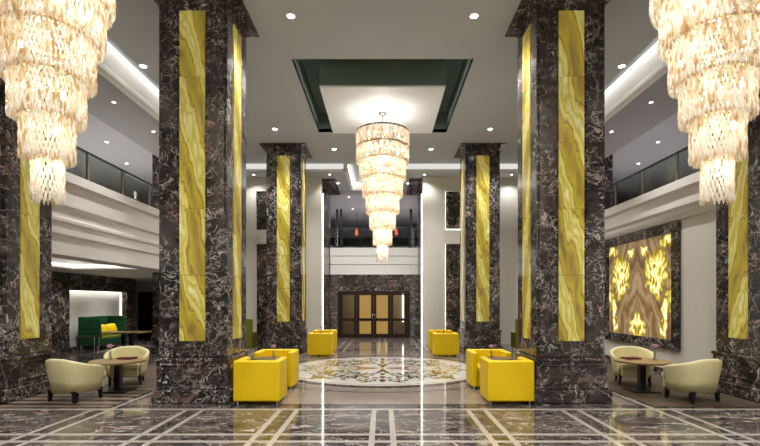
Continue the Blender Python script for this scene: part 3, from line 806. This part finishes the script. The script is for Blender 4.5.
# ------------------------------------------------------------------ yellow armchairs
def cube_chair():
    """opens towards local -Y"""
    root = thing('cube_armchair', '', 'armchair')
    W, D, Z0, Z1, t = .365, .30, .05, .685, .11
    b = MB(); b.box(-W, W, D-t, D, Z0, Z1, M['yellow']); b.obj('backrest', root, bevel=.028, bseg=3)
    for s in (-1, 1):
        b = MB(); x0, x1 = sorted((s*W, s*(W-t))); b.box(x0, x1, -D, D-t+.004, Z0, Z1, M['yellow']); b.obj('armrest', root, bevel=.028, bseg=3)
    b = MB(); b.box(-W+t+.002, W-t-.002, -D+.02, D-t-.002, Z0+.02, .27, M['yellow']); b.obj('seat_base', root, bevel=.015)
    b = MB(); b.box(-W+t+.003, W-t-.003, -D+.005, D-t-.003, .27, .42, M['yellow']); b.obj('seat_cushion', root, bevel=.04, bseg=3)
    for sx in (-1, 1):
        for sy in (-1, 1):
            b = MB(); b.lathe([(.016, 0), (.016, .06)], M['chrome'], 12, (sx*(W-.06), sy*(D-.06))); b.obj('leg', root)
    return root
proto = cube_chair(); first = True
G = 'yellow cube armchairs around the medallion'
spots = [(-1.96, 7.44, PI, 'nearest yellow cube armchair left of the aisle, its plain back towards us'), (-1.99, 8.68, 0, 'yellow cube armchair facing us across the small table by the near left column'),
         (2.0, 7.44, PI, 'nearest yellow cube armchair right of the aisle, its plain back towards us'), (1.99, 8.68, 0, 'yellow cube armchair facing us across the small table by the near right column'),
         (-1.83, 13.70, PI, 'far yellow cube armchair beside the distant left column, back towards us'), (-1.87, 14.98, 0, 'farthest yellow cube armchair on the left, peeping out beyond its twin'),
         (1.87, 13.70, PI, 'far yellow cube armchair beside the distant right column, back towards us'), (1.88, 14.98, 0, 'farthest yellow cube armchair on the right, peeping out beyond its twin')]
for i, (x, y, rz, lab) in enumerate(spots):
    o = proto if i == 0 else dup(proto, (x, y, 0), rz, lab)
    o.location = (x, y, 0); o.rotation_euler = (0, 0, rz); o['label'] = lab; o['group'] = G
def pedestal_table(name, x, y, lab, rx_, ry_, h, m, group, leg='round'):
    root = thing(name, lab, 'table', (x, y, 0), 0, group)
    b = MB(); n = 32; top = []
    if leg == 'round':
        b.lathe([(0, h-.035), (rx_-.01, h-.035), (rx_, h-.028), (rx_, h-.005), (rx_-.006, h), (0, h)], m, 40, cap=False, smooth=False)
    else:
        b.lathe([(0, h-.04), (rx_-.03, h-.04), (rx_, h-.012), (rx_-.004, h), (0, h)], m, 48, cap=False, smooth=False)
    b.obj('tabletop', root, bevel=0)
    b = MB()
    if leg == 'round': b.lathe([(.028, .02), (.028, h-.035)], M['black'], 16)
    else: b.box(-.05, .05, -.05, .05, .02, h-.036, M['black'])
    b.obj('pedestal', root)
    b = MB()
    if leg == 'round': b.lathe([(0, 0), (.19, 0), (.19, .01), (.04, .022), (0, .022)], M['black'], 28, cap=False)
    else: b.box(-.22, .22, -.2, .2, 0, .02, M['black'])
    b.obj('base', root)
    return root
def flower_vase(x, y, z, lab, sc=1.0):
    root = thing('flower_vase', lab, 'vase', (x, y, z), 0, 'single pink flowers in slim vases')
    b = MB(); b.lathe([(0, 0), (.026*sc, 0), (.028*sc, .01*sc), (.018*sc, .05*sc), (.02*sc, .12*sc), (.016*sc, .12*sc), (.014*sc, .05*sc), (.02*sc, .012*sc), (0, .012*sc)], M['vase_glass'], 18, cap=False); b.obj('vase', root)
    b = MB(); b.tube([(0, 0, .015*sc), (.004, 0, .1*sc), (0, .003, .17*sc)], .004*sc, M['leaf'], 6); b.obj('stem', root)
    b = MB(); rnd = random.Random(3)
    for k in range(3):
        nn = 7-2*k
        for i in range(nn):
            a = 2*PI*i/nn+k*.5; rr = (.045-.013*k)*sc; el = .15+.55*k
            cx, cy, cz = 0, 0, .175*sc
            d = Vector((math.cos(a)*math.cos(el), math.sin(a)*math.cos(el), math.sin(el)))
            sd = Vector((-math.sin(a), math.cos(a), 0)); up = d.cross(sd)*-1
            pts = [Vector((0, 0, cz))+d*rr*t+sd*wd*sc+Vector((0, 0, .02*sc*t*t)) for t, wd in ((0, 0), (.5, .02), (1, .016), (1.15, 0), (1, -.016), (.5, -.02))]
            b.add(pts+[p+Vector((0, 0, .004*sc)) for p in pts], [(0, 1, 2, 3, 4, 5), (11, 10, 9, 8, 7, 6)]+[(q, (q+1) % 6, (q+1) % 6+6, q+6) for q in range(6)], M['pink'])
    b.lathe([(0, .165*sc), (.016*sc, .172*sc), (.018*sc, .19*sc), (0, .205*sc)], M['pink'], 10, cap=False); b.obj('bloom', root)
for s in (-1, 1):
    for yb, k in ((8.06, 'near'), (14.34, 'distant')):
        pedestal_table('round_side_table', s*1.97, yb, 'small round brown side table between the yellow armchairs by the %s %s column' % (k, side[s]), .27, .27, .62, M['table_brown'], 'small round tables between yellow armchairs')
        flower_vase(s*1.92, yb+.05, .62, 'slim vase with pink flower on the round table by the %s %s column' % (k, side[s]), 1.0)

# ------------------------------------------------------------------ tub chairs
def tub_chair():
    """opens towards local -Y"""
    root = thing('tub_chair', '', 'armchair')
    A, B = .40, .38; z0 = .15
    th0 = math.radians(-38); th1 = math.radians(218)   # from right arm front round the back to left arm front
    N = 30; prof_n = 0; vs = []; fs = []
    def foot(t, r, z):
        k = .80+.20*min(1, (z-z0)/.45)                    # taper to the floor
        c_, s_ = math.cos(t), math.sin(t); e = 2/2.6
        return (A*r*k*math.copysign(abs(c_)**e, c_), B*r*k*math.copysign(abs(s_)**e, s_), z)
    for i in range(N+1):
        t = th0+(th1-th0)*i/N
        d = abs(t-PI/2)/((th1-th0)/2)                     # 0 back, 1 arm tips
        h = .70-.18*(max(0, d-.12)/.88)**1.15
        if d > .9: h -= .05*((d-.9)/.1)**2
        thk = .80 + .04*d
        ring_ = [(1.0, z0), (1.0, z0+(h-z0)*.35), (1.0, z0+(h-z0)*.7), (1.0, h-.045), (.985, h-.012), ((1+thk)/2+.01, h), (thk+.02, h-.012), (thk, h-.045), (thk-.01, (h+.36)/2), (thk-.02, .30), (thk-.02, z0+.02)]
        for r, z in ring_: vs.append(foot(t, r, z))
    n = len(ring_)
    for i in range(N):
        for k in range(n-1): fs.append((i*n+k, i*n+k+1, (i+1)*n+k+1, (i+1)*n+k))
        fs.append((i*n+n-1, i*n, (i+1)*n, (i+1)*n+n-1))
    fs.append(tuple(range(n))); fs.append(tuple(N*n+k for k in range(n))[::-1])
    b = MB(); b.add(vs, fs, M['cream_leather'], True); b.obj('shell', root)
    def slab(r, za, zb_, yf, nm, bev):
        pts = []
        for i in range(25):
            t = math.radians(-30)+math.radians(240)*i/24; x, y, _ = foot(t, r, (za+zb_)/2)
            pts.append((x, max(y, yf)))
        pts = [(pts[0][0]*.98, yf)]+[p for p in pts if p[1] > yf+.01]+[(pts[-1][0]*.98, yf)]
        m_ = len(pts); q = MB()
        q.add([(x, y, za) for x, y in pts]+[(x, y, zb_) for x, y in pts], [tuple(range(m_))[::-1], tuple(range(m_, 2*m_))]+[(k, (k+1) % m_, (k+1) % m_+m_, k+m_) for k in range(m_)], M['cream_leather'])
        q.obj(nm, root, bevel=bev, bseg=3)
    slab(.77, .17, .31, -.33, 'seat_base', .012)
    slab(.765, .312, .42, -.36, 'seat_cushion', .03)
    for sx in (-1, 1):
        for y in (-.22, .25):
            b = MB(); x = sx*.24; dx = sx*.02
            q0 = [(x+dx-.02, y-.02, 0), (x+dx+.02, y-.02, 0), (x+dx+.02, y+.02, 0), (x+dx-.02, y+.02, 0)]
            q1 = [(x-.028, y-.028, .18), (x+.028, y-.028, .18), (x+.028, y+.028, .18), (x-.028, y+.028, .18)]
            b.add(q0+q1, [(3, 2, 1, 0), (4, 5, 6, 7)]+[(k, (k+1) % 4, (k+1) % 4+4, k+4) for k in range(4)], M['black']); b.obj('leg', root)
    return root
proto = tub_chair()
spots = [(-5.0, 7.52, PI-.28, 'cream leather tub chair with its rounded back to us, left of the aisle'), (-4.99, 8.98, .38, 'cream leather tub chair facing the wooden table, far side, near the green sofa'),
         (5.04, 7.52, PI+.28, 'cream leather tub chair with its rounded back to us, below the lit stone picture'), (4.88, 8.98, -.34, 'cream leather tub chair facing the wooden table, far side, under the stone picture')]
for i, (x, y, rz, lab) in enumerate(spots):
    o = proto if i == 0 else dup(proto, (x, y, 0), rz, lab)
    o.location = (x, y, .010); o.rotation_euler = (0, 0, rz); o['label'] = lab; o['group'] = 'cream leather tub chairs'
for s in (-1, 1):
    where = 'left tub chairs near the sofa lounge' if s < 0 else 'right tub chairs under the stone picture'
    t = pedestal_table('wooden_coffee_table', -4.72 if s < 0 else 4.63, 8.22, 'wooden topped table with a black post between the ' + where, .46, .27, .55, M['table_wood'], 'wooden tables between tub chairs', 'oval')
    t.location.z = .010
    flower_vase(s*4.90, 8.28, .56, 'slim flower vase on the wooden table of the ' + where, 1.25)
    root = tag(MB().box(-.14, .14, -.10, .10, 0, .03, M['burgundy']).obj('menu_folder', bevel=.004), 'burgundy folder on the table of the ' + where, 'menu', 'burgundy menu folders')
    root.location = (-4.66 if s < 0 else 4.54, 8.40, .561); root.rotation_euler = (0, 0, s*.15)

# ------------------------------------------------------------------ green sofa lounge
root = thing('booth_sofa', 'high-backed dark green booth sofa in front of the lit niche', 'sofa', (XL+.05, 0, 0))
def ribbed(b, x0, x1, y0, y1, z0, z1, n, m):
    for i in range(n):
        a = z0+(z1-z0)*i/n; c_ = z0+(z1-z0)*(i+1)/n
        b.box(x0, x1, y0, y1, a+.004, c_-.004, m)
    b.box(x0+.012, x1-.012, y0+.012, y1-.012, z0, z1, m)
b = MB(); ribbed(b, .02, .72, 15.0, 15.12, .16, 1.11, 7, M['green_fabric']); b.obj('side_panel', root, bevel=.012)
b = MB(); ribbed(b, .02, .72, 16.42, 16.54, .16, 1.11, 7, M['green_fabric']); b.obj('side_panel', root, bevel=.012)
b = MB(); ribbed(b, .02, .16, 15.13, 16.41, .16, 1.11, 7, M['green_fabric']); b.obj('backrest', root, bevel=.012)
b = MB(); b.box(.17, .70, 15.13, 16.41, .16, .36, M['green_fabric']); b.obj('seat_base', root, bevel=.02)
b = MB(); b.box(.17, .70, 15.14, 16.40, .36, .46, M['olive']); b.obj('seat_cushion', root, bevel=.03)
for x in (.08, .62):
    for y in (15.06, 16.48):
        b = MB(); b.lathe([(.015, 0), (.015, .165)], M['chrome'], 10, (x, y)); b.obj('leg', root)
def pillow(x, y, z, lab, rz=0):
    b = MB(); n = 12; vs = []; fs = []
    for sgn in (1, -1):
        for i in range(n+1):
            for j in range(n+1):
                u, v = -1+2*i/n, -1+2*j/n
                th_ = .085*(1-abs(u)**2.6)**.6*(1-abs(v)**2.6)**.6 if abs(u) < 1 and abs(v) < 1 else 0
                vs.append((sgn*th_, u*.29*(1-.05*v*v), v*.19*(1-.06*u*u)))
    m_ = (n+1)**2
    for i in range(n):
        for j in range(n):
            q = (i*(n+1)+j, (i+1)*(n+1)+j, (i+1)*(n+1)+j+1, i*(n+1)+j+1); fs += [q, tuple(k+m_ for k in q[::-1])]
    b.add(vs, fs, M['yellow'], True); o = b.obj('throw_pillow', loc=(x, y, z)); o.rotation_euler = (0, -.25, rz)
    tag(o, lab, 'cushion', 'yellow pillows on the green sofa')
pillow(-9.46, 15.46, .66, 'yellow pillow on the green sofa, the nearer to the side panel')
pillow(-9.46, 16.07, .66, 'yellow pillow on the green sofa, the farther along the seat')
root = thing('chrome_stool_frame', 'slim chrome tube side table before the end of the green sofa', 'side table', (-9.25, 14.45, 0))
b = MB(); b.tube([(-.27, -.12, 0), (-.27, -.12, .48), (-.25, -.12, .50), (.25, -.12, .50), (.27, -.12, .48), (.27, -.12, 0)], .012, M['chrome']); b.obj('leg', root)
b = MB(); b.tube([(-.27, .12, 0), (-.27, .12, .48), (-.25, .12, .50), (.25, .12, .50), (.27, .12, .48), (.27, .12, 0)], .012, M['chrome']); b.obj('leg', root)
b = MB(); b.box(-.28, .28, -.16, .16, .513, .525, M['black']); b.obj('tabletop', root)
root = thing('lounge_table', 'long wooden table with two black posts in front of the green sofa', 'table', (-7.35, 13.2, 0))
b = MB(); b.box(-.55, .55, -.32, .32, .715, .75, M['table_wood']); b.obj('tabletop', root, bevel=.008)
for x in (-.08, .14):
    b = MB(); b.box(x-.045, x+.045, -.045, .045, .02, .714, M['black']); b.obj('leg', root)
b = MB(); b.box(-.3, .36, -.22, .22, 0, .02, M['black']); b.obj('base', root)

# olive high-backed chairs behind the near columns
def olive_chair(x, y, rz, lab):
    root = thing('highback_chair', lab, 'armchair', (x, y, 0), rz, 'olive high-backed chairs')
    b = MB(); b.box(-.32, .32, .22, .34, .12, 1.06, M['olive']); b.obj('backrest', root, bevel=.03, bseg=3)
    for s in (-1, 1):
        b = MB(); x0, x1 = sorted((s*.32, s*.24)); b.box(x0, x1, -.30, .22, .12, .62, M['olive']); b.obj('armrest', root, bevel=.02)
    b = MB(); b.box(-.238, .238, -.30, .218, .18, .44, M['yellow']); b.obj('seat', root, bevel=.03)
    for sx in (-1, 1):
        for sy in (-.24, .28):
            b = MB(); b.lathe([(.016, 0), (.016, .13)], M['chrome'], 10, (sx*.26, sy)); b.obj('leg', root)
olive_chair(-4.45, 14.9, PI, 'olive green high-backed chair glimpsed behind the near left column')
olive_chair(4.55, 14.9, PI, 'olive green high-backed chair glimpsed behind the near right column')

# ------------------------------------------------------------------ camera, world, colour
cam = bpy.data.cameras.new('camera'); co = bpy.data.objects.new('camera', cam); COL.objects.link(co)
co.location = (0, 0, 1.6); co.rotation_euler = (PI/2, 0, 0)
cam.sensor_width = 36; cam.sensor_fit = 'HORIZONTAL'; cam.lens = 36*460/760
cam.shift_x = -2.5/760; cam.shift_y = 79/760; cam.clip_end = 200
scene.camera = co
wd = bpy.data.worlds.new('world'); scene.world = wd; wd.use_nodes = True
wd.node_tree.nodes['Background'].inputs[0].default_value = (.6, .65, .75, 1); wd.node_tree.nodes['Background'].inputs[1].default_value = .15
vs_ = scene.view_settings
vs_.view_transform = 'Standard'; vs_.look = 'None'; vs_.gamma = 1; vs_.use_curve_mapping = False; vs_.exposure = 0.3
scene.cycles.max_bounces = 10; scene.cycles.transparent_max_bounces = 24; scene.cycles.diffuse_bounces = 5; scene.cycles.glossy_bounces = 5
scene.cycles.sample_clamp_indirect = 6
